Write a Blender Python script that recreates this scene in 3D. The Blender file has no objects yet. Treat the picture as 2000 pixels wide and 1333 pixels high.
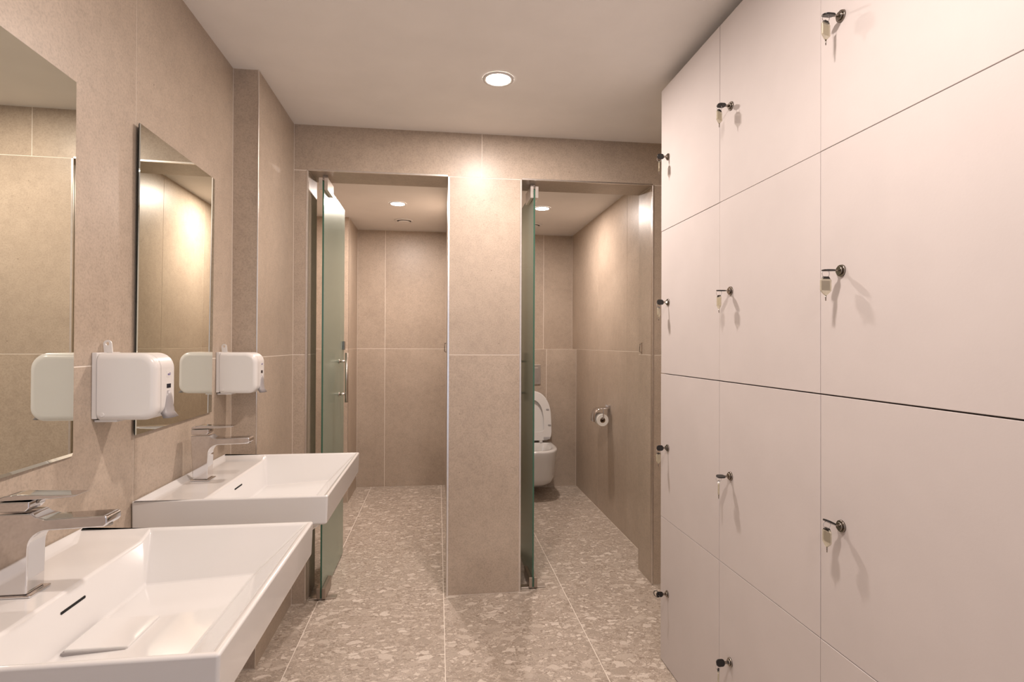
import bpy, bmesh, math, random
from mathutils import Vector, Matrix
random.seed(7)
S = bpy.context.scene
C = bpy.context.collection

# ------------------------------------------------------------------ camera
F, YAW, PITCH, ROLL = 1086.8, 0.13254, 0.0063, 0.0038
EYE = Vector((0, 0, 1.24))
cy, sy = math.cos(YAW), math.sin(YAW)
fwd = Vector((sy*math.cos(PITCH), cy*math.cos(PITCH), math.sin(PITCH)))
rgt = Vector((cy, -sy, 0)); up = rgt.cross(fwd)
r2 = rgt*math.cos(ROLL) + up*math.sin(ROLL)
u2 = -rgt*math.sin(ROLL) + up*math.cos(ROLL)
cd = bpy.data.cameras.new('camera'); cam = bpy.data.objects.new('camera', cd); C.objects.link(cam)
cam.matrix_world = Matrix(((r2.x, u2.x, -fwd.x, EYE.x), (r2.y, u2.y, -fwd.y, EYE.y),
                           (r2.z, u2.z, -fwd.z, EYE.z), (0, 0, 0, 1)))
cd.sensor_width = 36; cd.lens = F*36/2000; cd.clip_start = 0.02
S.camera = cam

# ------------------------------------------------------------------ world, lights, exposure
w = bpy.data.worlds.new('world'); S.world = w; w.use_nodes = True
w.node_tree.nodes['Background'].inputs[0].default_value = (0.72, 0.80, 1.0, 1)
w.node_tree.nodes['Background'].inputs[1].default_value = 0.9
S.view_settings.view_transform = 'Standard'
try: S.view_settings.look = 'None'
except Exception: pass
S.view_settings.gamma = 1; S.view_settings.use_curve_mapping = False
S.view_settings.exposure = 0.62
LAMP_COLOR = (1.0, 0.85, 0.765)
# (x, y, ceiling z, watts)
LAMPS = [(.232, 2.18, 2.29, 11.2), (.232, .78, 2.29, 10.5), (.232, -.62, 2.29, 6),
         (-.284, 3.985, 2.23, 15.5), (.746, 3.966, 2.23, 10.5)]

# ------------------------------------------------------------------ materials
def new_mat(name):
    m = bpy.data.materials.new(name); m.use_nodes = True
    return m, m.node_tree.nodes, m.node_tree.links, m.node_tree.nodes['Principled BSDF']
def plain(name, col, rough=.5, metal=0.0, spec=.5, coat=0.0):
    m, n, l, b = new_mat(name)
    b.inputs['Base Color'].default_value = (*col, 1); b.inputs['Roughness'].default_value = rough
    b.inputs['Metallic'].default_value = metal; b.inputs['Specular IOR Level'].default_value = spec
    if coat: b.inputs['Coat Weight'].default_value = coat; b.inputs['Coat Roughness'].default_value = .04
    return m
def mixcol(n, l, fac, a, b, mode='MIX'):
    x = n.new('ShaderNodeMix'); x.data_type = 'RGBA'; x.blend_type = mode
    for i, v in ((0, fac), (6, a), (7, b)):
        if hasattr(v, 'links'): l.new(v, x.inputs[i])
        elif isinstance(v, tuple): x.inputs[i].default_value = (*v, 1)
        else: x.inputs[i].default_value = v
    return x.outputs[2]
def pos_of(n, l):
    g = n.new('ShaderNodeNewGeometry'); o = n.new('ShaderNodeObjectInfo')
    a = n.new('ShaderNodeVectorMath'); a.operation = 'MULTIPLY_ADD'
    cmb = n.new('ShaderNodeCombineXYZ')
    for i in range(3): l.new(o.outputs['Random'], cmb.inputs[i])
    a.inputs[1].default_value = (17, 23, 31)
    l.new(cmb.outputs[0], a.inputs[0]); l.new(g.outputs['Position'], a.inputs[2])
    return a.outputs[0], o.outputs['Random']
def noise(n, l, vec, scale, detail=4, rough=.55):
    t = n.new('ShaderNodeTexNoise'); t.inputs['Scale'].default_value = scale
    t.inputs['Detail'].default_value = detail; t.inputs['Roughness'].default_value = rough
    l.new(vec, t.inputs['Vector']); return t.outputs[0]
def ramp(n, l, fac, stops):
    r = n.new('ShaderNodeValToRGB'); l.new(fac, r.inputs[0])
    e = r.color_ramp.elements
    while len(e) < len(stops): e.new(.5)
    for k, (p, c) in enumerate(stops):
        e[k].position = p; e[k].color = (*c, 1) if isinstance(c, tuple) else (c, c, c, 1)
    return r.outputs[0]

def wall_tile_mat():
    m, n, l, b = new_mat('stone_wall_tile')
    p, rnd = pos_of(n, l)
    big = noise(n, l, p, 2.6, 5, .6)
    c = ramp(n, l, big, [(.30, (.415, .338, .268)), (.55, (.470, .387, .310)), (.75, (.520, .433, .350))])
    fine = noise(n, l, p, 170, 3, .7)
    c = mixcol(n, l, .5, c, ramp(n, l, fine, [(.34, .70), (.5, 1.0), (.66, 1.15)]), 'MULTIPLY')
    med = noise(n, l, p, 28, 4, .7)
    c = mixcol(n, l, .6, c, ramp(n, l, med, [(.30, .86), (.5, 1.0), (.72, 1.10)]), 'MULTIPLY')
    v = n.new('ShaderNodeTexVoronoi'); v.inputs['Scale'].default_value = 26; l.new(p, v.inputs['Vector'])
    spk = ramp(n, l, v.outputs['Distance'], [(.03, 1.0), (.07, 0.0)])
    vc = n.new('ShaderNodeSeparateColor'); l.new(v.outputs['Color'], vc.inputs[0])
    sel = ramp(n, l, vc.outputs[0], [(.80, 0.0), (.82, 1.0)])
    mm = n.new('ShaderNodeMath'); mm.operation = 'MULTIPLY'; l.new(spk, mm.inputs[0]); l.new(sel, mm.inputs[1])
    c = mixcol(n, l, mm.outputs[0], c, (.16, .12, .09))
    l.new(c, b.inputs['Base Color'])
    b.inputs['Roughness'].default_value = .38
    b.inputs['Specular IOR Level'].default_value = .45
    bp = n.new('ShaderNodeBump'); bp.inputs['Strength'].default_value = .12; bp.inputs['Distance'].default_value = .001
    l.new(fine, bp.inputs['Height']); l.new(bp.outputs[0], b.inputs['Normal'])
    return m

def terrazzo_mat():
    m, n, l, b = new_mat('terrazzo')
    p, rnd = pos_of(n, l)
    nz = n.new('ShaderNodeTexNoise'); nz.inputs['Scale'].default_value = 22; nz.inputs['Detail'].default_value = 4
    l.new(p, nz.inputs['Vector'])
    off = n.new('ShaderNodeVectorMath'); off.operation = 'MULTIPLY_ADD'
    off.inputs[1].default_value = (.035, .035, .035); l.new(nz.outputs[1], off.inputs[0]); l.new(p, off.inputs[2])
    pw = off.outputs[0]
    mot = noise(n, l, p, 9, 5, .65)
    c = ramp(n, l, mot, [(.30, (.365, .305, .25)), (.52, (.43, .365, .305)), (.72, (.49, .42, .36))])
    fine = noise(n, l, p, 210, 4, .75)
    c = mixcol(n, l, .8, c, ramp(n, l, fine, [(.34, .62), (.5, 1.0), (.66, 1.30)]), 'MULTIPLY')
    for scale, thr, gap, amp, cols in ((110, .35, .06, .018, ((.29, .23, .18), (.50, .43, .36), (.64, .57, .495))),
                             (58, .42, .05, .028, ((.31, .25, .20), (.51, .44, .37), (.70, .63, .55))),
                             (27, .60, .045, .040, ((.38, .32, .265), (.54, .47, .40), (.70, .63, .555)))):
        off = n.new('ShaderNodeVectorMath'); off.operation = 'MULTIPLY_ADD'
        off.inputs[1].default_value = (amp, amp, amp); l.new(nz.outputs[1], off.inputs[0]); l.new(p, off.inputs[2])
        st = n.new('ShaderNodeVectorMath'); st.operation = 'MULTIPLY'; st.inputs[1].default_value = (.8, 1.25, 1)
        l.new(off.outputs[0], st.inputs[0])
        v = n.new('ShaderNodeTexVoronoi'); v.inputs['Scale'].default_value = scale; l.new(st.outputs[0], v.inputs['Vector'])
        ve = n.new('ShaderNodeTexVoronoi'); ve.feature = 'DISTANCE_TO_EDGE'; ve.inputs['Scale'].default_value = scale; l.new(st.outputs[0], ve.inputs['Vector'])
        s = n.new('ShaderNodeSeparateColor'); l.new(v.outputs['Color'], s.inputs[0])
        sel = ramp(n, l, s.outputs[0], [(thr, 0.0), (thr+.01, 1.0)])
        # every chip is shrunk by its own amount inside its cell
        sh = n.new('ShaderNodeMath'); sh.operation = 'MULTIPLY_ADD'; l.new(s.outputs[2], sh.inputs[0]); sh.inputs[1].default_value = -.16; l.new(ve.outputs['Distance'], sh.inputs[2])
        edge = ramp(n, l, sh.outputs[0], [(gap-.02, 0.0), (gap+.03, 1.0)])
        mm = n.new('ShaderNodeMath'); mm.operation = 'MULTIPLY'; l.new(sel, mm.inputs[0]); l.new(edge, mm.inputs[1])
        cc = ramp(n, l, s.outputs[1], [(.0, cols[0]), (.6, cols[1]), (1.0, cols[2])])
        c = mixcol(n, l, mm.outputs[0], c, cc)
    c = mixcol(n, l, .35, c, ramp(n, l, fine, [(.36, .7), (.5, 1.0), (.64, 1.2)]), 'MULTIPLY')
    l.new(c, b.inputs['Base Color'])
    b.inputs['Roughness'].default_value = .36
    return m

def plaster_mat(name, col, rough=.8):
    m, n, l, b = new_mat(name)
    p, rnd = pos_of(n, l)
    t = noise(n, l, p, 5, 4)
    l.new(mixcol(n, l, 1.0, tuple(col), ramp(n, l, t, [(.3, .97), (.7, 1.02)]), 'MULTIPLY'), b.inputs['Base Color'])
    b.inputs['Roughness'].default_value = rough
    f = noise(n, l, p, 160, 3)
    bp = n.new('ShaderNodeBump'); bp.inputs['Strength'].default_value = .12; bp.inputs['Distance'].default_value = .001
    l.new(f, bp.inputs['Height']); l.new(bp.outputs[0], b.inputs['Normal'])
    return m

def glass_mat():
    m, n, l, b = new_mat('green_tinted_glass')
    n.remove(b)
    tr = n.new('ShaderNodeBsdfTransparent'); tr.inputs[0].default_value = (.78, .88, .81, 1)
    gl = n.new('ShaderNodeBsdfGlossy'); gl.inputs[0].default_value = (.93, 1.0, .95, 1); gl.inputs['Roughness'].default_value = .24
    df = n.new('ShaderNodeBsdfDiffuse'); df.inputs[0].default_value = (.56, .70, .59, 1)
    fr = n.new('ShaderNodeFresnel'); fr.inputs[0].default_value = 1.5
    m1 = n.new('ShaderNodeMixShader'); m1.inputs[0].default_value = .40; l.new(tr.outputs[0], m1.inputs[1]); l.new(df.outputs[0], m1.inputs[2])
    mx = n.new('ShaderNodeMixShader'); l.new(fr.outputs[0], mx.inputs[0])
    l.new(m1.outputs[0], mx.inputs[1]); l.new(gl.outputs[0], mx.inputs[2])
    l.new(mx.outputs[0], n['Material Output'].inputs[0])
    return m

def clear_plastic(name, col, fac):
    m, n, l, b = new_mat(name)
    b.inputs['Base Color'].default_value = (*col, 1); b.inputs['Roughness'].default_value = .15
    tr = n.new('ShaderNodeBsdfTransparent'); tr.inputs[0].default_value = (.96, .95, .90, 1)
    mx = n.new('ShaderNodeMixShader'); mx.inputs[0].default_value = fac
    l.new(tr.outputs[0], mx.inputs[1]); l.new(b.outputs[0], mx.inputs[2])
    l.new(mx.outputs[0], n['Material Output'].inputs[0])
    return m

def brushed(name, col, rough=.3):
    m, n, l, b = new_mat(name)
    p, rnd = pos_of(n, l)
    t = noise(n, l, p, 60, 3)
    l.new(mixcol(n, l, 1.0, tuple(col), ramp(n, l, t, [(.3, .94), (.7, 1.04)]), 'MULTIPLY'), b.inputs['Base Color'])
    b.inputs['Metallic'].default_value = 1; b.inputs['Roughness'].default_value = rough
    return m

def emit_mat(name, col, s):
    m, n, l, b = new_mat(name)
    b.inputs['Base Color'].default_value = (.9, .9, .9, 1)
    b.inputs['Emission Color'].default_value = (*col, 1); b.inputs['Emission Strength'].default_value = s
    return m

M = dict(
    tile=wall_tile_mat(), floor=terrazzo_mat(),
    grout=plaster_mat('light_grout', (.86, .79, .71)),
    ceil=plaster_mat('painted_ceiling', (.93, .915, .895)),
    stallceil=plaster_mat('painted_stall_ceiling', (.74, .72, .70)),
    laminate=plaster_mat('white_laminate', (.64, .595, .585), .62),
    carcass=plain('carcass_board', (.55, .52, .49), .6),
    porcelain=plain('glazed_porcelain', (.72, .71, .70), .10, coat=.6),
    toiletwhite=plain('toilet_porcelain', (.72, .71, .69), .12, coat=.5),
    plastic=plain('white_plastic', (.73, .715, .70), .28),
    greyplastic=plain('grey_plastic', (.33, .31, .31), .35),
    bluewin=plain('dark_window', (.01, .015, .03), .1),
    padgrey=plain('grey_rubber', (.42, .41, .41), .6),
    chrome=plain('polished_chrome', (.72, .71, .72), .06, 1.0),
    darkchrome=plain('dark_nickel', (.30, .27, .24), .18, 1.0),
    steel=brushed('brushed_steel', (.62, .57, .52), .32),
    clamp=brushed('dull_steel', (.42, .36, .31), .35),
    trim=brushed('metal_corner_trim', (.80, .76, .72), .28),
    mirror=plain('mirror_silver', (.80, .815, .735), .008, 1.0),
    mirrorback=plain('mirror_backing', (.025, .03, .025), .5),
    black=plain('black_plastic', (.012, .011, .011), .25),
    glass=glass_mat(), glassedge=plain('green_glass_edge', (.05, .13, .09), .15),
    tag=clear_plastic('clear_tag_plastic', (.62, .57, .44), .42),
    paper=plain('paper_insert', (.60, .54, .42), .7), darkpaper=plain('dark_insert', (.16, .12, .11), .6),
    roll=plain('toilet_paper', (.86, .84, .79), .95), card=plain('cardboard', (.30, .20, .12), .9),
    silicone=plain('sealant', (.75, .70, .64), .6),
    violet=plain('violet_ink', (.09, .06, .32), .5),
    lens=emit_mat('lamp_lens', (1, .90, .80), 28),
    black_hole=plain('dark_void', (.004, .004, .004), .9),
)

M['laminate'].node_tree.nodes['Principled BSDF'].inputs['Specular IOR Level'].default_value = .3

# ------------------------------------------------------------------ mesh helpers
def mesh_obj(name, bm, mat, parent=None, smooth=False):
    me = bpy.data.meshes.new(name); bmesh.ops.recalc_face_normals(bm, faces=bm.faces)
    bm.to_mesh(me); bm.free()
    mats = mat if isinstance(mat, (list, tuple)) else [mat]
    for x in mats: me.materials.append(x)
    if smooth:
        for f in me.polygons: f.use_smooth = True
    o = bpy.data.objects.new(name, me); C.objects.link(o)
    if parent: o.parent = parent
    return o
def add_box(bm, x0, x1, y0, y1, z0, z1, mi=0):
    v = [bm.verts.new(c) for c in ((x0,y0,z0),(x1,y0,z0),(x1,y1,z0),(x0,y1,z0),(x0,y0,z1),(x1,y0,z1),(x1,y1,z1),(x0,y1,z1))]
    for q in ((0,3,2,1),(4,5,6,7),(0,1,5,4),(1,2,6,5),(2,3,7,6),(3,0,4,7)):
        bm.faces.new([v[i] for i in q]).material_index = mi
    return v
def box(name, x0, x1, y0, y1, z0, z1, mat, parent=None, bevel=0, seg=2):
    bm = bmesh.new(); add_box(bm, x0, x1, y0, y1, z0, z1)
    if bevel: bmesh.ops.bevel(bm, geom=list(bm.edges), offset=bevel, segments=seg, affect='EDGES', profile=.5)
    return mesh_obj(name, bm, mat, parent, smooth=False)
def add_cyl(bm, c, axis, r, h, n=24, r2=None, mi=0):
    """cylinder from c along axis"""
    a = Vector(axis).normalized(); t = a.orthogonal().normalized(); s = a.cross(t)
    r2 = r if r2 is None else r2; c = Vector(c)
    A = [bm.verts.new(c + (t*math.cos(k*2*math.pi/n)+s*math.sin(k*2*math.pi/n))*r) for k in range(n)]
    B = [bm.verts.new(c + a*h + (t*math.cos(k*2*math.pi/n)+s*math.sin(k*2*math.pi/n))*r2) for k in range(n)]
    for k in range(n):
        f = bm.faces.new((A[k], A[(k+1)%n], B[(k+1)%n], B[k])); f.smooth = True; f.material_index = mi
    bm.faces.new(A[::-1]).material_index = mi; bm.faces.new(B).material_index = mi
def cyl(name, c, axis, r, h, mat, parent=None, n=24, r2=None):
    bm = bmesh.new(); add_cyl(bm, c, axis, r, h, n, r2); return mesh_obj(name, bm, mat, parent)
def add_prism(bm, pts, f, depth_vec):
    """pts 2D list, f maps 2D->Vector"""
    A = [bm.verts.new(f(p)) for p in pts]; B = [bm.verts.new(f(p)+Vector(depth_vec)) for p in pts]
    n = len(pts); bm.faces.new(A); bm.faces.new(B[::-1])
    for k in range(n): bm.faces.new((A[k], B[k], B[(k+1)%n], A[(k+1)%n]))
def prism(name, pts, f, d, mat, parent=None, bevel=0, seg=2, smooth=False):
    bm = bmesh.new(); add_prism(bm, pts, f, d)
    o = mesh_obj(name, bm, mat, parent, smooth)
    if bevel: add_bevel(o, bevel, seg)
    return o
def add_bevel(o, wd, seg=3, ang=30):
    b = o.modifiers.new('bevel', 'BEVEL'); b.width = wd; b.segments = seg; b.limit_method = 'ANGLE'; b.angle_limit = math.radians(ang)
    b.harden_normals = False
    for f in o.data.polygons: f.use_smooth = True
    wn = o.modifiers.new('wn', 'WEIGHTED_NORMAL'); wn.keep_sharp = False
    return o
def add_torus(bm, c, axis, R_, r, n=24, m=8):
    a = Vector(axis).normalized(); t = a.orthogonal().normalized(); s = a.cross(t); c = Vector(c); g = []
    for k in range(n):
        d = t*math.cos(k*2*math.pi/n)+s*math.sin(k*2*math.pi/n)
        g.append([bm.verts.new(c + d*(R_ + r*math.cos(j*2*math.pi/m)) + a*r*math.sin(j*2*math.pi/m)) for j in range(m)])
    for k in range(n):
        for j in range(m):
            f = bm.faces.new((g[k][j], g[(k+1)%n][j], g[(k+1)%n][(j+1)%m], g[k][(j+1)%m])); f.smooth = True
def add_tube(bm, pts, r, m=8):
    rings = []
    for k, p in enumerate(pts):
        p = Vector(p); a = (Vector(pts[min(k+1, len(pts)-1)]) - Vector(pts[max(k-1, 0)])).normalized()
        ref = Vector((0, 0, 1)) if abs(a.z) < .9 else Vector((1, 0, 0))
        t = a.cross(ref).normalized(); s = a.cross(t)
        rings.append([bm.verts.new(p+(t*math.cos(j*2*math.pi/m)+s*math.sin(j*2*math.pi/m))*r) for j in range(m)])
    for k in range(len(rings)-1):
        for j in range(m):
            f = bm.faces.new((rings[k][j], rings[k][(j+1)%m], rings[k+1][(j+1)%m], rings[k+1][j])); f.smooth = True
    bm.faces.new(rings[0][::-1]); bm.faces.new(rings[-1])
def loft(bm, rings, cap0=True, cap1=True):
    R = [[bm.verts.new(p) for p in r] for r in rings]; n = len(R[0])
    for k in range(len(R)-1):
        for j in range(n):
            f = bm.faces.new((R[k][j], R[k][(j+1)%n], R[k+1][(j+1)%n], R[k+1][j])); f.smooth = True
    if cap0: bm.faces.new(R[0][::-1]).smooth = True
    if cap1: bm.faces.new(R[-1]).smooth = True
def thing(name, label, cat, loc=(0,0,0), group=None):
    o = bpy.data.objects.new(name, None); C.objects.link(o); o.location = loc; o.empty_display_size = .05
    o['label'] = label; o['category'] = cat
    if group: o['group'] = group
    return o
def tag(o, label, cat, group=None):
    o['label'] = label; o['category'] = cat
    if group: o['group'] = group
def struct(o, label=None):
    o['kind'] = 'structure'
    if label: o['label'] = label
    return o
V = Vector

# ------------------------------------------------------------------ room shell
T = .0009         # tile face stands proud of the grout by T
G = .0017         # half joint
XL, XS, XR = -.777, -.684, 1.35
YR, YS, YB, YP = -1.6, 2.236, 2.763, 2.965     # rear, pier face, partition front / back
YE1, YBOX, YE2 = 4.94, 4.78, 4.94
H, HS, HD = 2.29, 2.23, 2.07
O1, O2 = (-.619, .047), (.415, 1.103)
Z1 = 1.188

def shell(name, boxes, mat, label=None):
    bm = bmesh.new()
    for b in boxes: add_box(bm, *b)
    return struct(mesh_obj(name, bm, mat), label)
TL = 'thin raised stone tile'
def tile_x(parent, X, s, y0, y1, z0, z1, mat=None):   # tile on plane X facing s
    x0, x1 = sorted((X, X - s*T)); bm = bmesh.new(); add_box(bm, x0, x1, y0+G, y1-G, z0+G, z1-G)
    return mesh_obj('tile', bm, mat or M['tile'], parent)
def tile_y(parent, Y, s, x0, x1, z0, z1):
    y0, y1 = sorted((Y, Y - s*T)); bm = bmesh.new(); add_box(bm, x0+G, x1-G, y0, y1, z0+G, z1-G)
    return mesh_obj('tile', bm, M['tile'], parent)
def tile_z(parent, Z, s, x0, x1, y0, y1, mat=None, name='tile'):
    z0, z1 = sorted((Z, Z - s*T)); bm = bmesh.new(); add_box(bm, x0+G, x1-G, y0+G, y1-G, z0, z1)
    return mesh_obj(name, bm, mat or M['tile'], parent)
def rows(top, z=None):
    z = z or (Z1 if top > 2.25 else 1.2)
    return [(0.001, z), (z, top)]

floor = shell('floor', [(-1.3, 1.6, YR-.1, 5.2, -.15, -T)], M['grout'])
for (x0, x1) in ((-1.166, -.566), (-.566, .034), (.034, .634), (.634, 1.234), (1.234, 1.834)):
    for (y0, y1) in ((-1.84, -.64), (-.64, .56), (.56, 1.76), (1.76, 2.96)):
        a, b = max(x0, XL), min(x1, XR); c, d = max(y0, YR), y1
        if b > a: tile_z(floor, 0, 1, a, b, c, d, M['floor'])
    for (y0, y1) in ((2.96, 4.345), (4.345, YE1)):
        a, b = max(x0, -.96), min(x1, 1.21)
        if b > a: tile_z(floor, 0, 1, a, b, y0, y1, M['floor'])

ceil = shell('ceiling', [(-1.3, 1.6, YR-.1, YB+.06, H, H+.1)], M['ceil'])
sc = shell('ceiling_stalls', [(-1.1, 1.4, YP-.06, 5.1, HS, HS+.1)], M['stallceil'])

wl = shell('wall_left', [(-1.0, XL-T, YR, YS+.05, 0, H)], M['grout'])
for (y0, y1) in ((YR, -.845), (-.845, -.245), (-.245, .355), (.355, .955), (.955, 1.555), (1.555, YS)):
    for z0, z1 in rows(H): tile_x(wl, XL, 1, y0, y1, z0, z1)

ws = shell('wall_left_pier', [(-.9, XS-T, YS+T, YB+.02, 0, H)], M['grout'])
for z0, z1 in rows(H):
    tile_y(ws, YS, -1, XL, XS, z0, z1); tile_x(ws, XS, 1, YS+.003, YB, z0, z1)
struct(box('trim_1', XS-.0035, XS+.0012, YS-.0012, YS+.0035, 0, H-.001, M['trim'], bevel=.001, seg=1), 'slim metal corner strip on the tiled pier')

wb = shell('wall_back', [(-1.1, O1[0]-T, YB+T, YP-T, 0, H), (O1[1]+T, O2[0]-T, YB+T, YP-T, 0, H), (O2[1]+T, 1.45, YB+T, YP-T, 0, H),
                         (O1[0]-T, O1[1]+T, YB+T, YP-T, HD+T, H), (O2[0]-T, O2[1]+T, YB+T, YP-T, HD+T, H)], M['grout'])
for (x0, x1) in ((XS, O1[0]), (O1[1], O2[0]), (O2[1], XR)):
    tile_y(wb, YB, -1, x0, x1, .001, Z1); tile_y(wb, YB, -1, x0, x1, Z1, HD)
tile_y(wb, YB, -1, XS, .214, HD, H); tile_y(wb, YB, -1, .214, XR, HD, H)
for X, s in ((O1[0], 1), (O1[1], -1), (O2[0], 1), (O2[1], -1)):
    tile_x(wb, X, s, YB+.003, YP, .001, Z1); tile_x(wb, X, s, YB+.003, YP, Z1, HD)
for (x0, x1) in (O1, O2): tile_z(wb, HD, -1, x0, x1, YB+.003, YP)
for (x0, x1) in ((-.96, O1[0]), (O1[1], .07), (.302, O2[0]), (O2[1], 1.21)):
    tile_y(wb, YP, 1, x0, x1, .001, Z1); tile_y(wb, YP, 1, x0, x1, Z1, HS)
for (x0, x1) in (O1, O2): tile_y(wb, YP, 1, x0, x1, HD, HS)
# metal strips round the two openings
k = 2
for (x0, x1) in (O1, O2):
    for X, s in ((x0, 1), (x1, -1)):
        a, b = sorted((X+s*.001, X-s*.009)); 
        struct(box('trim_%d' % k, a, b, YB-.0012, YB+.006, 0, HD, M['trim'], bevel=.001, seg=1)); k += 1
    struct(box('trim_%d' % k, x0+.0005, x1-.0005, YB-.0012, YB+.006, HD-.001, HD+.008, M['trim'], bevel=.001, seg=1)); k += 1
    for X, s in ((x0, 1), (x1, -1)):
        a, b = sorted((X+s*.001, X-s*.0005))
        struct(box('trim_%d' % k, a, b, YB+.012, YB+.018, 0, HD-.001, M['steel'])); k += 1

wp = shell('wall_partition', [(.07+T, .302-T, YP+.001, YE1, 0, HS)], M['grout'])
for (y0, y1) in ((YP, 3.56), (3.56, 4.16), (4.16, YE1)):
    for z0, z1 in rows(HS): tile_x(wp, .07, -1, y0, y1, z0, z1); tile_x(wp, .302, 1, y0, min(y1, YE1), z0, z1)
w1 = shell('wall_stall_left', [(-1.1, -.96-T, YP, YE1+.002, 0, HS)], M['grout'])
for (y0, y1) in ((YP, 3.3), (3.3, 3.9), (3.9, 4.47)):
    for z0, z1 in rows(HS): tile_x(w1, -.96, 1, y0, y1, z0, z1)
wq = shell('wall_stall_pier', [(-.959, -.69-T, 4.47+T, YE1, 0, HS)], M['grout'])
for z0, z1 in rows(HS): tile_y(wq, 4.47, -1, -.96, -.69, z0, z1); tile_x(wq, -.69, 1, 4.473, YE1, z0, z1)
struct(box('trim_%d' % k, -.6935, -.689, 4.4688, 4.4735, 0, HS-.001, M['trim'], bevel=.001, seg=1)); k += 1
we = shell('wall_stalls_back', [(-1.1, 1.4, YE1+T, 5.1, 0, HS)], M['grout'])
for (x0, x1) in ((-.69, -.455), (-.455, .07), (.302, .345), (.345, .945), (.945, 1.21)):
    for z0, z1 in rows(HS):
        if x0 > .2 and z0 < .5: continue
        tile_y(we, YE1, -1, x0, x1, z0, z1)
wx = shell('wall_cistern_box', [(.303, 1.2085, YBOX+T, YE1, 0, 1.2-T)], M['grout'])
for (x0, x1) in ((.302, .341), (.341, .941), (.941, 1.208)):
    tile_y(wx, YBOX, -1, x0, x1, .001, 1.2); tile_z(wx, 1.2, 1, x0, x1, YBOX+.002, YE1)
wr = shell('wall_right', [(XR+T, 1.6, YR, YB, 0, H)], M['grout'])
for (y0, y1) in ((YR, -.84), (-.84, -.24), (-.24, .36), (.36, .96), (.96, 1.56), (1.56, 2.16), (2.16, YB)):
    for z0, z1 in rows(H): tile_x(wr, XR, -1, y0, y1, z0, z1)
w2 = shell('wall_stall_right', [(1.21+T, 1.4, YP, YE1, 0, HS)], M['grout'])
for (y0, y1) in ((YP, 3.461), (3.461, 4.12), (4.12, YE1)):
    for z0, z1 in rows(HS): tile_x(w2, 1.21, -1, y0, min(y1, YBOX) if z0 < .5 else y1, z0, z1)
# rear wall behind the camera with an unseen doorway added to let cool daylight in
shell('wall_rear', [(-1.0, -.35, YR-.12, YR, 0, H), (.65, 1.5, YR-.12, YR, 0, H), (-.35, .65, YR-.12, YR, 2.1, H)], M['ceil'])

# ------------------------------------------------------------------ downlights
def downlight(x, y, z, W, label, r=.052):
    t = thing('downlight', label, 'ceiling light', (x, y, z), 'round recessed downlights')
    bm = bmesh.new(); n = 40; prof = ((r+.010, -.0005), (r+.009, -.004), (r+.002, -.006), (r-.004, -.004), (r-.006, -.0005))
    R = [[bm.verts.new((rr*math.cos(a*2*math.pi/n), rr*math.sin(a*2*math.pi/n), zz)) for a in range(n)] for rr, zz in prof]
    for i in range(len(R)-1):
        for j in range(n): bm.faces.new((R[i][j], R[i][(j+1)%n], R[i+1][(j+1)%n], R[i+1][j])).smooth = True
    mesh_obj('trim_ring', bm, M['plastic'], t)
    cyl('lens', (0, 0, -.0035), (0, 0, 1), r-.005, .003, M['lens'], t, 40)
    ld = bpy.data.lights.new('lamp', 'AREA'); ld.shape = 'DISK'; ld.size = .085; ld.energy = W; ld.color = LAMP_COLOR
    lo = bpy.data.objects.new('lamp', ld); C.objects.link(lo); lo.parent = t; lo.location = (0, 0, -.008)
    return t
LL = ['bright round downlight in the main ceiling in front of the two doorways', 'round downlight in the main ceiling over the washbasins and lockers',
      'round downlight in the main ceiling behind the camera', 'round downlight in the ceiling of the left stall', 'round downlight in the ceiling of the toilet stall']
for a, lb in zip(LAMPS, LL): downlight(*a, lb)

def vent(x, y, lb):
    t = thing('ceiling_vent', lb, 'vent', (x, y, HS), 'round ceiling vents')
    bm = bmesh.new(); n = 36; prof = ((.075, -.0005), (.074, -.006), (.062, -.009), (.056, -.004))
    R = [[bm.verts.new((rr*math.cos(a*2*math.pi/n), rr*math.sin(a*2*math.pi/n), zz)) for a in range(n)] for rr, zz in prof]
    for i in range(len(R)-1):
        for j in range(n): bm.faces.new((R[i][j], R[i][(j+1)%n], R[i+1][(j+1)%n], R[i+1][j])).smooth = True
    mesh_obj('rim', bm, M['plastic'], t)
    cyl('dark_gap', (0, 0, -.003), (0, 0, 1), .056, .002, M['black_hole'], t, 36)
    bm = bmesh.new(); add_cyl(bm, (0, 0, -.016), (0, 0, 1), .044, .007, 36, .047); mesh_obj('valve_disc', bm, M['plastic'], t)
vent(-.272, 4.52, 'white round vent in the left stall ceiling beyond the light')
vent(.775, 4.53, 'white round vent in the toilet stall ceiling, partly behind the glass door')

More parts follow.
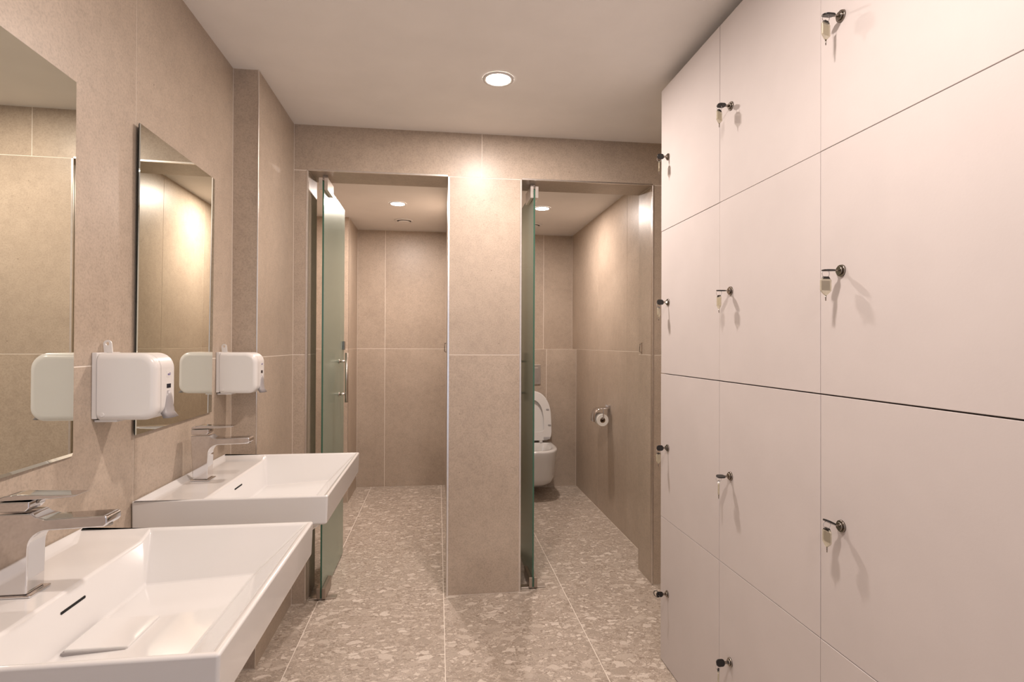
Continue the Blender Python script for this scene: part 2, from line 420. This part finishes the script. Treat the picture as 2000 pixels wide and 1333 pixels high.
# ------------------------------------------------------------------ lockers
LX = .878
LY = [2.110, 1.648, 1.182, .717, .252]
LZ = [(.003, .5640), (.5658, 1.1265), (1.1297, 1.6888), (1.6904, 2.249)]
KZ = [.285, .845, 1.405, 1.966]
cols = ['end locker column nearest the doorways, white doors', 'second locker column from the doorways, white doors',
        'wide locker column nearest the camera, white doors', 'locker column beside the camera, mostly out of frame']
for c in range(4):
    y1, y0 = LY[c], LY[c+1]
    t = thing('locker', cols[c], 'locker', (LX, y0, 0), 'white laminate lockers')
    t_inv = V((LX, y0, 0))
    # carcass: open box of boards behind the doors
    bm = bmesh.new(); X0, X1 = .020, .450; yy = y1-y0
    add_box(bm, X0, X1, .0005, .018, 0, 2.25); add_box(bm, X0, X1, yy-.018, yy-.0005, 0, 2.25); add_box(bm, X1, X1+.008, .0005, yy-.0005, 0, 2.25)
    for z in (0, .5555, 1.111, 1.129, 1.681, 2.232): add_box(bm, X0, X1, .018, yy-.018, z+.001, z+.017)
    mesh_obj('carcass', bm, M['laminate'], t)
    for r in range(4):
        z0, z1 = LZ[r]
        gy = .0010
        off = random.uniform(-.0006, .0006)
        d = box('door', 0+off, .018, gy, yy-gy, z0, z1, M['laminate'], t, bevel=.0006, seg=1)
        lk = bmesh.new(); ky, kz = yy-.068, KZ[r]
        add_cyl(lk, (off, ky, kz), (-1, 0, 0), .0135, .004, 28, .0125)
        add_cyl(lk, (off-.004, ky, kz), (-1, 0, 0), .0095, .004, 24, .0085)
        mesh_obj('lock', lk, M['darkchrome'], d)

def capsule(L, Wd, n=6):
    """rounded outline in (u along, v across), u 0..L"""
    r = Wd*.42; pts = []
    for cx, cyy, a0 in ((L-r, Wd/2-r, 0), (r, Wd/2-r, 90), (r, -Wd/2+r, 180), (L-r, -Wd/2+r, 270)):
        for k in range(n+1):
            a = math.radians(a0+90*k/n); pts.append((cx+r*math.cos(a), cyy+r*math.sin(a)))
    return pts
def key(col, row, roll, tagrot, label, insert='paper', has_tag=True, ringrot=0.0, pitch=0.0):
    y = LY[col]-.068; z = KZ[row]
    t = thing('key', label, 'key', (LX-.0082, y, z), 'locker keys with tags')
    rx = Matrix.Rotation(math.radians(pitch), 4, 'Y') @ Matrix.Rotation(math.radians(roll), 4, 'X')
    bm = bmesh.new(); add_box(bm, -.012, 0, -.004, .004, -.0014, .0014)
    mesh_obj('key_neck', bm, M['darkchrome'], t).matrix_local = rx
    bm = bmesh.new(); add_prism(bm, capsule(.027, .021), lambda p: V((-.010-p[0], p[1], -.0019)), (0, 0, .0038))
    o = mesh_obj('key_bow', bm, M['black'], t); o.matrix_local = rx; add_bevel(o, .0012, 2)
    bx = -.030*math.cos(math.radians(pitch))
    bz = (-.002 if abs(roll) < 45 else -.006) + .026*math.sin(math.radians(pitch))
    bm = bmesh.new(); ra = math.radians(ringrot); R_ = .0085
    add_torus(bm, (bx, 0, bz-R_+.003), (math.sin(ra), math.cos(ra), 0), R_, .0007, 24, 6)
    mesh_obj('key_ring', bm, M['chrome'], t)
    if not has_tag: 
        bm = bmesh.new(); add_torus(bm, (bx-.004, .003, .001), (.75, .6, .1), .0125, .0014, 24, 6); mesh_obj('key_ring', bm, M['black'], t)
        return
    zt = bz-2*R_+.004
    rz = Matrix.Translation((bx, 0, zt)) @ Matrix.Rotation(math.radians(tagrot), 4, 'Z')
    hw = .0135; out = [(-.006, 0), (.006, 0), (hw, -.006), (hw, -.030), (.006, -.037), (.002, -.040), (-.002, -.040), (-.006, -.037), (-hw, -.030), (-hw, -.006)]
    bm = bmesh.new(); add_prism(bm, out, lambda p: V((p[0], -.0022, p[1])), (0, .0044, 0))
    o = mesh_obj('key_tag', bm, M['tag'], t); o.matrix_local = rz; add_bevel(o, .001, 2)
    bm = bmesh.new(); add_box(bm, -.0105, .0105, -.0008, .0008, -.029, -.008)
    q = mesh_obj('label_insert', bm, M['darkpaper' if insert == 'dark' else 'paper'], t); q.matrix_local = rz
    bm = bmesh.new(); add_prism(bm, [(-.006, .0012), (.006, .0012), (.0095, -.004), (-.0095, -.004)], lambda p: V((p[0], -.0026, p[1])), (0, .0052, 0))
    mesh_obj('tag_cap', bm, M['black'], t).matrix_local = rz
    bm = bmesh.new(); add_cyl(bm, (0, 0, -.040), (0, 0, -1), .0016, .012, 10, .0009)
    mesh_obj('tag_tip', bm, M['darkchrome'], t).matrix_local = rz
K = [(0,3,90,70,'key in the top door of the end locker column by the doorways'),
     (0,2,75,50,'key in the second door from the top of the end locker column'),
     (0,1,80,35,'key in the third door from the top of the end locker column'),
     (1,3,-14,30,'key with clear tag in the top door of the middle locker column'),
     (1,2,4,85,'key with narrow edge-on tag in the second door down, middle column'),
     (1,1,12,60,'key with clear tag in the third door down, middle locker column'),
     (1,0,70,60,'key with black bow turned upright in the bottom door, middle column'),
     (2,3,10,20,'key with large clear tag in the top door nearest the camera'),
     (2,2,3,5,'key with dark tag in the second door down, nearest column','dark'),
     (2,1,-6,88,'key with tilted bow in the third door down, nearest column','dark',True,0,26)]
for a in K: key(*a)
key(0, 0, 90, 0, 'key with looped ring in the bottom door of the end locker column', has_tag=False, ringrot=40)

# ------------------------------------------------------------------ mirrors
def mirror(y0, y1, z0, z1, lb, lower=.0012, rot=(0, 0, 0)):
    t = thing('wall_mirror', lb, 'mirror', (XL, y0, z0), 'frameless wall mirrors')
    box('backing', .0003, .0025, .002, y1-y0-.002, .002, z1-z0-.002, M['mirrorback'], t)
    bm = bmesh.new(); w_, h_ = y1-y0, z1-z0; b = .005; xa, xb = .0025, .0065
    A = [bm.verts.new((xa, y, z)) for y, z in ((0,0),(w_,0),(w_,h_),(0,h_))]
    A2 = [bm.verts.new((xb-.0025, y, z)) for y, z in ((0,0),(w_,0),(w_,h_),(0,h_))]
    b = .0012
    B = [bm.verts.new((xb, y, z)) for y, z in ((b,lower),(w_-b,lower),(w_-b,h_-b),(b,h_-b))]
    bm.faces.new(A); bm.faces.new(B)
    t.rotation_euler = [math.radians(a) for a in rot]
    if rot[2]: t.location.x += (y1-y0)*math.sin(math.radians(rot[2]))
    for i in range(4):
        j = (i+1) % 4
        f = bm.faces.new((A[i], A[j], A2[j], A2[i])); f.material_index = 1
        bm.faces.new((A2[i], A2[j], B[j], B[i]))
    mesh_obj('mirror_glass', bm, [M['mirror'], M['mirrorback']], t)
mirror(.803, 1.303, .998, 1.80, 'large frameless mirror above the near washbasin, cut by the frame', .007, (0, .05, .85))
mirror(1.546, 2.038, 1.003, 1.808, 'frameless mirror above the far washbasin', .0012, (0, .35, .4))

# ------------------------------------------------------------------ washbasins
def basin(y0, y1, yc, x1, lb):
    ZT = .835; x0 = XL+.0015
    t = thing('washbasin', lb, 'sink', (XL, (y0+y1)/2, .757), 'white wall-hung washbasins')
    off = -V(t.location)
    bm = bmesh.new(); nv = lambda x, y, z: bm.verts.new(V((x, y, z))+off)
    xd = -.620
    def rect(xa, xb, ya, yb, z): return [nv(xa, ya, z), nv(xd, ya, z), nv(xb, ya, z), nv(xb, yb, z), nv(xd, yb, z), nv(xa, yb, z)]
    def bridge(a, b):
        for i in range(6): bm.faces.new((a[i], a[(i+1)%6], b[(i+1)%6], b[i]))
    Lb = rect(x0+.02, x1-.10, y0+.07, y1-.07, .690)
    L0 = rect(x0+.0, x1-.022, y0+.018, y1-.018, .752)
    L1 = rect(x0, x1-.003, y0+.002, y1-.002, .757)
    L2 = rect(x0, x1, y0, y1, ZT)
    bm.faces.new(Lb[::-1]); bridge(Lb, L0); bridge(L0, L1); bridge(L1, L2)
    rw = .0125; a, b, c, d = x0+rw, x1-rw, y0+rw, y1-rw; Z2 = ZT-.002
    # inner rim with split points at the shelf edge
    kk = .038
    R00, R10, R11, R01 = nv(a, c, Z2), nv(b, c, Z2), nv(b, d, Z2), nv(a, d, Z2)
    Rm0, Rm1 = nv(xd, c, Z2), nv(xd, d, Z2)
    bridge(L2, [R00, Rm0, R10, R11, Rm1, R01])
    zd = ZT-.014
    D00, D01 = nv(a+.014, c+kk, zd), nv(a+.014, d-kk, zd)
    E0, E1 = nv(xd, c+kk, zd), nv(xd, d-kk, zd)
    zf = .737
    F00, F01 = nv(-.598, c+.068, zf), nv(-.598, d-.068, zf)
    F10, F11 = nv(-.385, c+.068, zf+.012), nv(-.385, d-.068, zf+.012)
    bm.faces.new((R00, R01, D01, D00)); bm.faces.new((D00, D01, E1, E0))
    bm.faces.new((R00, D00, E0, Rm0)); bm.faces.new((R01, Rm1, E1, D01))
    bm.faces.new((Rm0, E0, F00)); bm.faces.new((Rm0, F00, F10, R10)); bm.faces.new((Rm1, F01, E1)); bm.faces.new((Rm1, R11, F11, F01))
    bm.faces.new((E0, E1, F01, F00)); bm.faces.new((R10, F10, F11, R11)); bm.faces.new((F00, F01, F11, F10))
    o = mesh_obj('bowl', bm, M['porcelain'], t); add_bevel(o, .0055, 4, 18)
    # drain cover plate lying on the bowl floor
    py = yc
    p = box('drain_cover', -.593+off.x, -.497+off.x, py-.052+off.y, py+.052+off.y, zf+.004+off.z, zf+.010+off.z, M['porcelain'], t, bevel=.0015)
    p2 = box('drain_gap_shade', -.596+off.x, -.4945+off.x, py-.055+off.y, py+.055+off.y, zf+.001+off.z, zf+.0055+off.z, M['greyplastic'], t)  # grey slab colours in the shadow gap round the cover
    # overflow slot on the slope under the shelf
    s0 = V((xd+.008, 0, zd-.030)); 
    bm = bmesh.new(); add_box(bm, -.0035, .0012, -.034, .034, -.0022, .0022)
    bmesh.ops.bevel(bm, geom=[e for e in bm.edges if abs(e.verts[0].co.y-e.verts[1].co.y) < .001 and abs(e.verts[0].co.z-e.verts[1].co.z) < .001], offset=.002, segments=3, affect='EDGES')
    q = mesh_obj('overflow_slot', bm, M['black_hole'], t)
    q.location = V((xd+.0065, py+.005, zd-.0275))+off; q.rotation_euler = (0, math.radians(-14), 0)
    bm = bmesh.new(); add_cyl(bm, V((x0+.30, py, .693))+off, (0, 0, -1), .022, .05, 20); add_cyl(bm, V((x0+.30, py, .645))+off, (0, 0, -1), .032, .08, 24)
    add_cyl(bm, V((x0+.28, py, .60))+off, (-1, 0, 0), .014, .279, 16); mesh_obj('drain_trap', bm, M['chrome'], t)
basin(.772, 1.325, 1.035, -.280, 'white washbasin nearest the camera, cut by the bottom left corner')
basin(1.540, 2.145, 1.826, -.289, 'white washbasin under the second mirror, farther from the camera')

def tap(xc, yc, lb):
    z0 = .8212; t = thing('tap', lb, 'tap', (xc, yc, z0), 'chrome mixer taps'); hw = .0215
    box('base_plate', -.030, .026, -.026, .026, 0, .004, M['chrome'], t, bevel=.0015)
    # side profile: upright column that sweeps forward into the flat spout
    P = [(-.024, .004), (.018, .004), (.0195, .078)]
    for k in range(1, 9):
        a = math.radians(180-90*k/8); P.append((.0195+.030+.030*math.cos(a), .080+.028*math.sin(a)))
    P += [(.134, .111), (.139, .116), (.139, .126), (.135, .1295), (.046, .1265), (.030, .131), (.023, .137), (-.031, .137)]
    prism('body', P, lambda p: V((p[0], -hw, p[1])), (0, 2*hw, 0), M['chrome'], t, bevel=.0022, seg=3)
    bm = bmesh.new(); add_cyl(bm, (.126, 0, .1145), (0, 0, -1), .010, .006, 24); mesh_obj('aerator', bm, M['darkchrome'], t)
    Q = [(-.031, .1395), (.014, .1395), (.020, .146), (.020, .156), (-.031, .156)]
    prism('cartridge_block', Q, lambda p: V((p[0], -.020, p[1])), (0, .040, 0), M['chrome'], t, bevel=.002, seg=2)
    Q = [(-.032, .1565), (.050, .1590), (.084, .1615), (.092, .1650), (.050, .1655), (.0, .1675), (-.020, .1655), (-.032, .1610)]
    prism('lever', Q, lambda p: V((p[0], -.0165, p[1])), (0, .033, 0), M['chrome'], t, bevel=.0016, seg=3)
    bm = bmesh.new(); add_cyl(bm, (.0203, 0, .152), (1, 0, 0), .003, .0012, 12); mesh_obj('screw_cover', bm, M['darkchrome'], t)
tap(-.686, 1.035, 'chrome mixer tap on the near washbasin')
tap(-.712, 1.826, 'chrome mixer tap on the far washbasin')

# ------------------------------------------------------------------ dispensers
def rrect(x0, x1, z0, z1, rt, rb, rs=.006, n=8):
    pts = []
    for cx, cz, r, a0 in ((x1-rb, z0+rb, rb, -90), (x1-rt, z1-rt, rt, 0), (x0+rs, z1-rs, rs, 90), (x0+rs, z0+rs, rs, 180)):
        for k in range(n+1):
            a = math.radians(a0+90*k/n); pts.append((cx+r*math.cos(a), cz+r*math.sin(a)))
    return pts
def dispenser(y0, lb, W=.100, zb=1.063, zt=1.217):
    h = zt-zb; t = thing('soap_dispenser', lb, 'dispenser', (XL, y0, zb), 'white wall dispensers')
    D = .137
    # back plate and one-piece cover (rounded side profile, softened edges)
    bp = prism('back_plate', rrect(.0005, .012, .004, h+.001, .003, .003, .002), lambda p: V((p[0], .002, p[1])), (0, W-.004, 0), M['plastic'], t, bevel=.0015)
    bm = bmesh.new(); rings = []
    def ring(ins, y):
        return [V((p[0], y, p[1])) for p in rrect(.013, D-ins, .0+ins, h-ins, .036-ins*.6, .030-ins*.6, .004)]
    e = .014
    for k in range(7):
        a = math.pi/2*k/6; rings.append(ring(e*(1-math.sin(a)), e*(1-math.cos(a))))
    for k in range(7):
        a = math.pi/2*k/6; rings.append(ring(e*(1-math.cos(a)), W-e+e*math.sin(a)))
    loft(bm, rings); o = mesh_obj('cover', bm, M['plastic'], t)
    wn = o.modifiers.new('wn', 'WEIGHTED_NORMAL')
    # seam groove of the front bezel
    bm = bmesh.new(); pr = [V((p[0]+.0002, .0235, p[1])) for p in rrect(.013, D+.0002, -.0002, h+.0002, .036, .030, .004)]
    n = len(pr)
    A = [bm.verts.new(p) for p in pr]; B = [bm.verts.new(p+V((0, .0009, 0))) for p in pr]
    for i in range(n): bm.faces.new((A[i], A[(i+1)%n], B[(i+1)%n], B[i]))
    mesh_obj('seam', bm, M['padgrey'], t)
    box('level_window', D-.0010, D+.0006, .052, .072, .070, .080, M['bluewin'], t)
    # push lever, narrow at the top and wide at the foot
    bm = bmesh.new(); rows_ = []
    for s, x, w_ in ((0, D+.001, .009), (.25, D+.004, .013), (.55, D+.004, .019), (.8, D+.005, .024), (1, D+.013, .028)):
        z = .064-.064*s
        rows_.append([V((x-.012, .062-w_, z)), V((x, .062-w_*.85, z)), V((x+.003, .062, z)), V((x, .062+w_*.85, z)), V((x-.012, .062+w_, z))])
    loft(bm, rows_); o = mesh_obj('push_lever', bm, M['greyplastic'], t)
    # maker's mark on a small white sticker
    box('sticker', D-.0004, D+.0004, .051, .075, .096, .110, M['plastic'], t)
    cu = bpy.data.curves.new('logo', 'FONT'); cu.body = 'euD'; cu.size = .0085; cu.extrude = .0001; cu.align_x = 'CENTER'; cu.align_y = 'CENTER'
    tmp = bpy.data.objects.new('logo_src', cu); C.objects.link(tmp); bpy.context.view_layer.update()
    me = bpy.data.meshes.new_from_object(tmp.evaluated_get(bpy.context.evaluated_depsgraph_get())); bpy.data.objects.remove(tmp)
    me.materials.clear(); me.materials.append(M['violet'])
    lo = bpy.data.objects.new('logo', me); C.objects.link(lo); lo.parent = t
    lo.location = (D+.0007, .063, .103); lo.rotation_euler = (math.pi/2, 0, math.pi/2)
    cyl('side_button', (.024, .0012, .014), (0, -1, 0), .0055, .0025, M['plastic'], t, 20, .0045)
    bm = bmesh.new(); add_box(bm, .002, .050, .012, W-.012, -.004, .001); mesh_obj('drip_nozzle', bm, M['plastic'], t)
    # flat key standing in the top lock
    bm = bmesh.new()
    def outl(r, n=20): return [(.019 + r*math.cos(math.radians(a)), .021 + r*1.25*math.sin(math.radians(a))) for a in [k*360/n for k in range(n)]]
    o1 = [(.028, -.002), (.028, .016)] + [(.019+.009*math.cos(math.radians(a)), .020+.009*math.sin(math.radians(a))) for a in range(0, 181, 15)] + [(.010, .016), (.010, -.002)]
    hole = [(.019+.0040*math.cos(math.radians(a)), .0205+.0045*math.sin(math.radians(a))) for a in range(0, 360, 24)]
    yk = .040; th = .003
    def lay(y): return [bm.verts.new((p[0], y, h+p[1])) for p in o1], [bm.verts.new((p[0], y, h+p[1])) for p in hole]
    a1, b1 = lay(yk); a2, b2 = lay(yk+th)
    for a_, b_ in ((a1, b1), (a2, b2)):
        es = [bm.edges.new((a_[i], a_[(i+1)%len(a_)])) for i in range(len(a_))]+[bm.edges.new((b_[i], b_[(i+1)%len(b_)])) for i in range(len(b_))]
        bmesh.ops.triangle_fill(bm, use_beauty=True, edges=es)
    for a_, b_ in ((a1, a2), (b1, b2)):
        for i in range(len(a_)): bm.faces.new((a_[i], a_[(i+1)%len(a_)], b_[(i+1)%len(a_)], b_[i]))
    q = mesh_obj('dispenser_key', bm, M['plastic'], t); q.rotation_euler = (0, math.radians(-6), 0); q.location = (.012, 0, 0)
dispenser(1.372, 'white dispenser with grey lever between the two mirrors')
dispenser(2.085, 'white dispenser with grey lever beside the tiled pier', zb=1.062, zt=1.208)

# ------------------------------------------------------------------ glass doors
def glass_door(x, lb, handles=True):
    t = thing('glass_door', lb, 'door', (x, 2.79, 0), 'green glass stall doors')
    bm = bmesh.new(); L = .60; g = .004
    pts = [(0, .010), (L, .010), (L, 2.030), (0, 2.030)]
    A = [bm.verts.new((-g, p[0], p[1])) for p in pts]; B = [bm.verts.new((g, p[0], p[1])) for p in pts]
    bm.faces.new(A[::-1]); bm.faces.new(B)
    for i in range(4): bm.faces.new((A[i], A[(i+1)%4], B[(i+1)%4], B[i])).material_index = 1
    mesh_obj('glass_pane', bm, [M['glass'], M['glassedge']], t)
    for s in (-1, 1):
        x0, x1 = sorted((s*.0045, s*.021))
        box('bottom_clamp', x0, x1, -.006, .150, .008, .060, M['clamp'], t, bevel=.001, seg=1)
        box('top_clamp', x0, x1, -.004, .150, 1.986, 2.046, M['trim'], t, bevel=.001, seg=1)
    box('top_pivot', -.012, .012, .045, .075, 2.046, HD-.001, M['steel'], t)
    box('pivot_plate', -.060, .068, .010, .050, .0005, .006, M['steel'], t, bevel=.001, seg=1)
    cyl('pivot_pin', (0, .03, .005), (0, 0, 1), .008, .006, M['darkchrome'], t, 16)
    yh = .43
    for s in ((-1, 1) if handles else (-1,)):
        bm = bmesh.new(); add_cyl(bm, (s*.046, yh, .912), (0, 0, 1), .009, .278, 20)
        hb = mesh_obj('handle_bar', bm, M['steel'], t)
        for z in (.958, 1.142):
            bm = bmesh.new(); add_cyl(bm, (s*.0042, yh, z), (s, 0, 0), .0065, .038, 16); add_cyl(bm, (s*.0042, yh, z), (s, 0, 0), .011, .004, 20)
            mesh_obj('standoff', bm, M['steel'], hb)
    for s in (-1, 1):
        x0, x1 = sorted((s*.0045, s*.014)); box('latch', x0, x1, .555, .590, 1.205, 1.255, M['darkchrome'], t, bevel=.001, seg=1)
glass_door(-.553, 'green glass door standing open in the left doorway')
glass_door(.484, 'green glass door seen edge-on in the toilet doorway', False)
def strike(X, s, lb):
    t = thing('strike_hook', lb, 'latch', (X, 2.915, 1.225)); bm = bmesh.new()
    a, b = sorted((-s*.0002, s*.002)); add_box(bm, a, b, -.007, .007, -.030, .030); mesh_obj('plate', bm, M['steel'], t)
    bm = bmesh.new(); add_tube(bm, [(s*.001, 0, .022), (s*.010, 0, .020), (s*.012, 0, 0), (s*.012, 0, -.022), (s*.004, -.006, -.026)], .002); mesh_obj('hook', bm, M['darkchrome'], t)
strike(O2[1], -1, 'small metal latch hook on the right jamb of the toilet doorway')
strike(O1[1], -1, 'small metal latch plate on the right jamb of the left doorway')

# ------------------------------------------------------------------ toilet
def dshape(hw, L, z, n=40, back=0.0, e=2.6):
    """outline: y from wall (0) outwards (-L), squared at the wall"""
    pts = []
    for k in range(n):
        a = 2*math.pi*k/n; c, s = math.cos(a), math.sin(a)
        ee = e if s < 0 else 6
        x = hw*math.copysign(abs(c)**(2/ee), c); y = math.copysign(abs(s)**(2/ee), s)
        y = (-L*.45 + y*L*.55) if s < 0 else (-L*.45 + y*(L*.45-back))
        pts.append(V((x, y, z)))
    return pts
tt = thing('toilet', 'white wall-hung toilet with raised lid and seat in the right stall', 'toilet', (.786, YBOX-.001, 0))
bm = bmesh.new(); L = .530
rg = [dshape(.055, .25, .093), dshape(.095, .335, .095), dshape(.125, .385, .105), dshape(.150, .430, .130), dshape(.166, .468, .180), dshape(.175, .498, .260),
      dshape(.180, .518, .340), dshape(.182, L, .392), dshape(.181, L-.002, .402), dshape(.176, L-.008, .407), dshape(.145, L-.050, .407, back=.13), dshape(.140, L-.056, .402, back=.135),
      dshape(.130, L-.070, .36, back=.14), dshape(.105, L-.120, .27, back=.16), dshape(.06, L-.19, .21, back=.20)]
loft(bm, rg); o = mesh_obj('bowl', bm, M['toiletwhite'], tt)
# raised seat and lid: outline in (x, height)
def lidpts(hw, Hh, n=40, bottom=0.0, e=2.5):
    pts = []
    for k in range(n):
        a = 2*math.pi*k/n; c, s = math.cos(a), math.sin(a)
        ee = e if s > 0 else 7
        x = hw*math.copysign(abs(c)**(2/ee), c); y = math.copysign(abs(s)**(2/ee), s)
        pts.append((x, Hh*.42 + (y*Hh*.58 if s > 0 else y*(Hh*.42-bottom))))
    return pts
tilt = math.radians(-9)
hinge = V((0, -.125, .425))
def holder(name): pass
lid = prism('lid', lidpts(.180, .425), lambda p: V((p[0], .012, p[1])), (0, .014, 0), M['toiletwhite'], tt, bevel=.005, seg=3)
lid.location = hinge; lid.rotation_euler = (tilt, 0, 0)
bm = bmesh.new(); O = lidpts(.178, .415); I = lidpts(.112, .345, bottom=.075)
def ly(y): return [bm.verts.new((p[0], y, p[1])) for p in O], [bm.verts.new((p[0], y, p[1])) for p in I]
a1, b1 = ly(-.012); a2, b2 = ly(.006); n = len(a1)
for i in range(n):
    j = (i+1) % n
    bm.faces.new((a1[i], a1[j], b1[j], b1[i])); bm.faces.new((a2[i], a2[j], b2[j], b2[i])); bm.faces.new((a1[i], a1[j], a2[j], a2[i])); bm.faces.new((b1[i], b1[j], b2[j], b2[i]))
st = mesh_obj('seat', bm, M['toiletwhite'], tt); add_bevel(st, .004, 3); st.location = hinge; st.rotation_euler = (tilt, 0, 0)
for s in (-1, 1):
    for hx, hz in ((.148, .262), (.160, .130)):
        bm = bmesh.new(); add_box(bm, s*hx-.013, s*hx+.013, -.018, -.010, hz-.006, hz+.006)
        bmesh.ops.bevel(bm, geom=list(bm.edges), offset=.003, segments=2, affect='EDGES'); mesh_obj('bumper', bm, M['padgrey'], st)
    bm = bmesh.new(); add_box(bm, s*.135-.028, s*.135+.028, -.020, -.010, .010, .030)
    bmesh.ops.bevel(bm, geom=list(bm.edges), offset=.003, segments=2, affect='EDGES'); mesh_obj('hinge_cover', bm, M['padgrey'], st)
    bm = bmesh.new(); add_cyl(bm, (s*.085, -.120, .404), (0, 0, 1), .016, .030, 20); mesh_obj('hinge', bm, M['toiletwhite'], tt)
tf = thing('flush_plate', 'metal dual flush plate on the tiled box above the toilet', 'flush plate', (.767, YBOX, .98))
box('frame', -.122, .122, -.010, -.0005, -.086, .086, M['steel'], tf, bevel=.002)
box('flush_button', -.100, -.012, -.014, -.0105, -.060, .060, M['steel'], tf, bevel=.0015)
box('flush_button', -.008, .100, -.014, -.0105, -.060, .060, M['steel'], tf, bevel=.0015)

# toilet paper
Xr, Yr, Zr = 1.142, 3.765, .722
th = thing('paper_holder', 'chrome toilet paper holder with cover flap on the stall wall', 'holder', (1.21, 3.84, .80))
o_ = V((1.21, 3.84, .80))
box('wall_mount', -.016, -.0005, -.030, .030, -.012, .014, M['chrome'], th, bevel=.002)
bm = bmesh.new()
add_tube(bm, [V((1.200, 3.80, .798))-o_, V((1.150, 3.80, .797))-o_, V((1.142, 3.752, .795))-o_, V((1.142, 3.750, .785))-o_, V((1.142, 3.750, .727))-o_, V((1.142, 3.755, .7225))-o_, V((1.142, 3.885, .7225))-o_], .0035, 10)
mesh_obj('arm', bm, M['chrome'], th)
fl_ = bmesh.new(); prof = []
for k in range(9):
    a = math.radians(90 + 88*k/8); prof.append((1.142+.054*math.cos(a), .735+.058*math.sin(a)))
prof = [(1.195, .797)] + prof + [(1.086, .700)]
rows_ = [[V((x, 3.775, z))-o_, V((x, 3.880, z))-o_, V((x+.0015, 3.880, z-.0015))-o_, V((x+.0015, 3.775, z-.0015))-o_] for x, z in prof]
loft(fl_, rows_); mesh_obj('cover_flap', fl_, M['chrome'], th)
tp = thing('toilet_roll', 'white toilet paper roll hanging on the chrome holder', 'toilet paper', (Xr, Yr, Zr-.008))
bm = bmesh.new(); n = 36
prof = [(.019, 0), (.0415, 0), (.0425, .002), (.0425, .098), (.0415, .1), (.019, .1)]
R = [[bm.verts.new((r*math.cos(2*math.pi*j/n), y, r*math.sin(2*math.pi*j/n))) for j in range(n)] for r, y in prof]
for i in range(len(R)-1):
    for j in range(n): bm.faces.new((R[i][j], R[i][(j+1)%n], R[i+1][(j+1)%n], R[i+1][j])).smooth = i == 2
mesh_obj('paper', bm, M['roll'], tp)
bm = bmesh.new(); prof = [(.0189, -.0005), (.0189, .1005), (.0178, .1005), (.0178, -.0005), (.0189, -.0005)]
R = [[bm.verts.new((r*math.cos(2*math.pi*j/n), y, r*math.sin(2*math.pi*j/n))) for j in range(n)] for r, y in prof[:-1]]
for i in range(4):
    for j in range(n): bm.faces.new((R[i][j], R[i][(j+1)%n], R[(i+1)%4][(j+1)%n], R[(i+1)%4][j])).smooth = True
mesh_obj('core', bm, M['card'], tp)
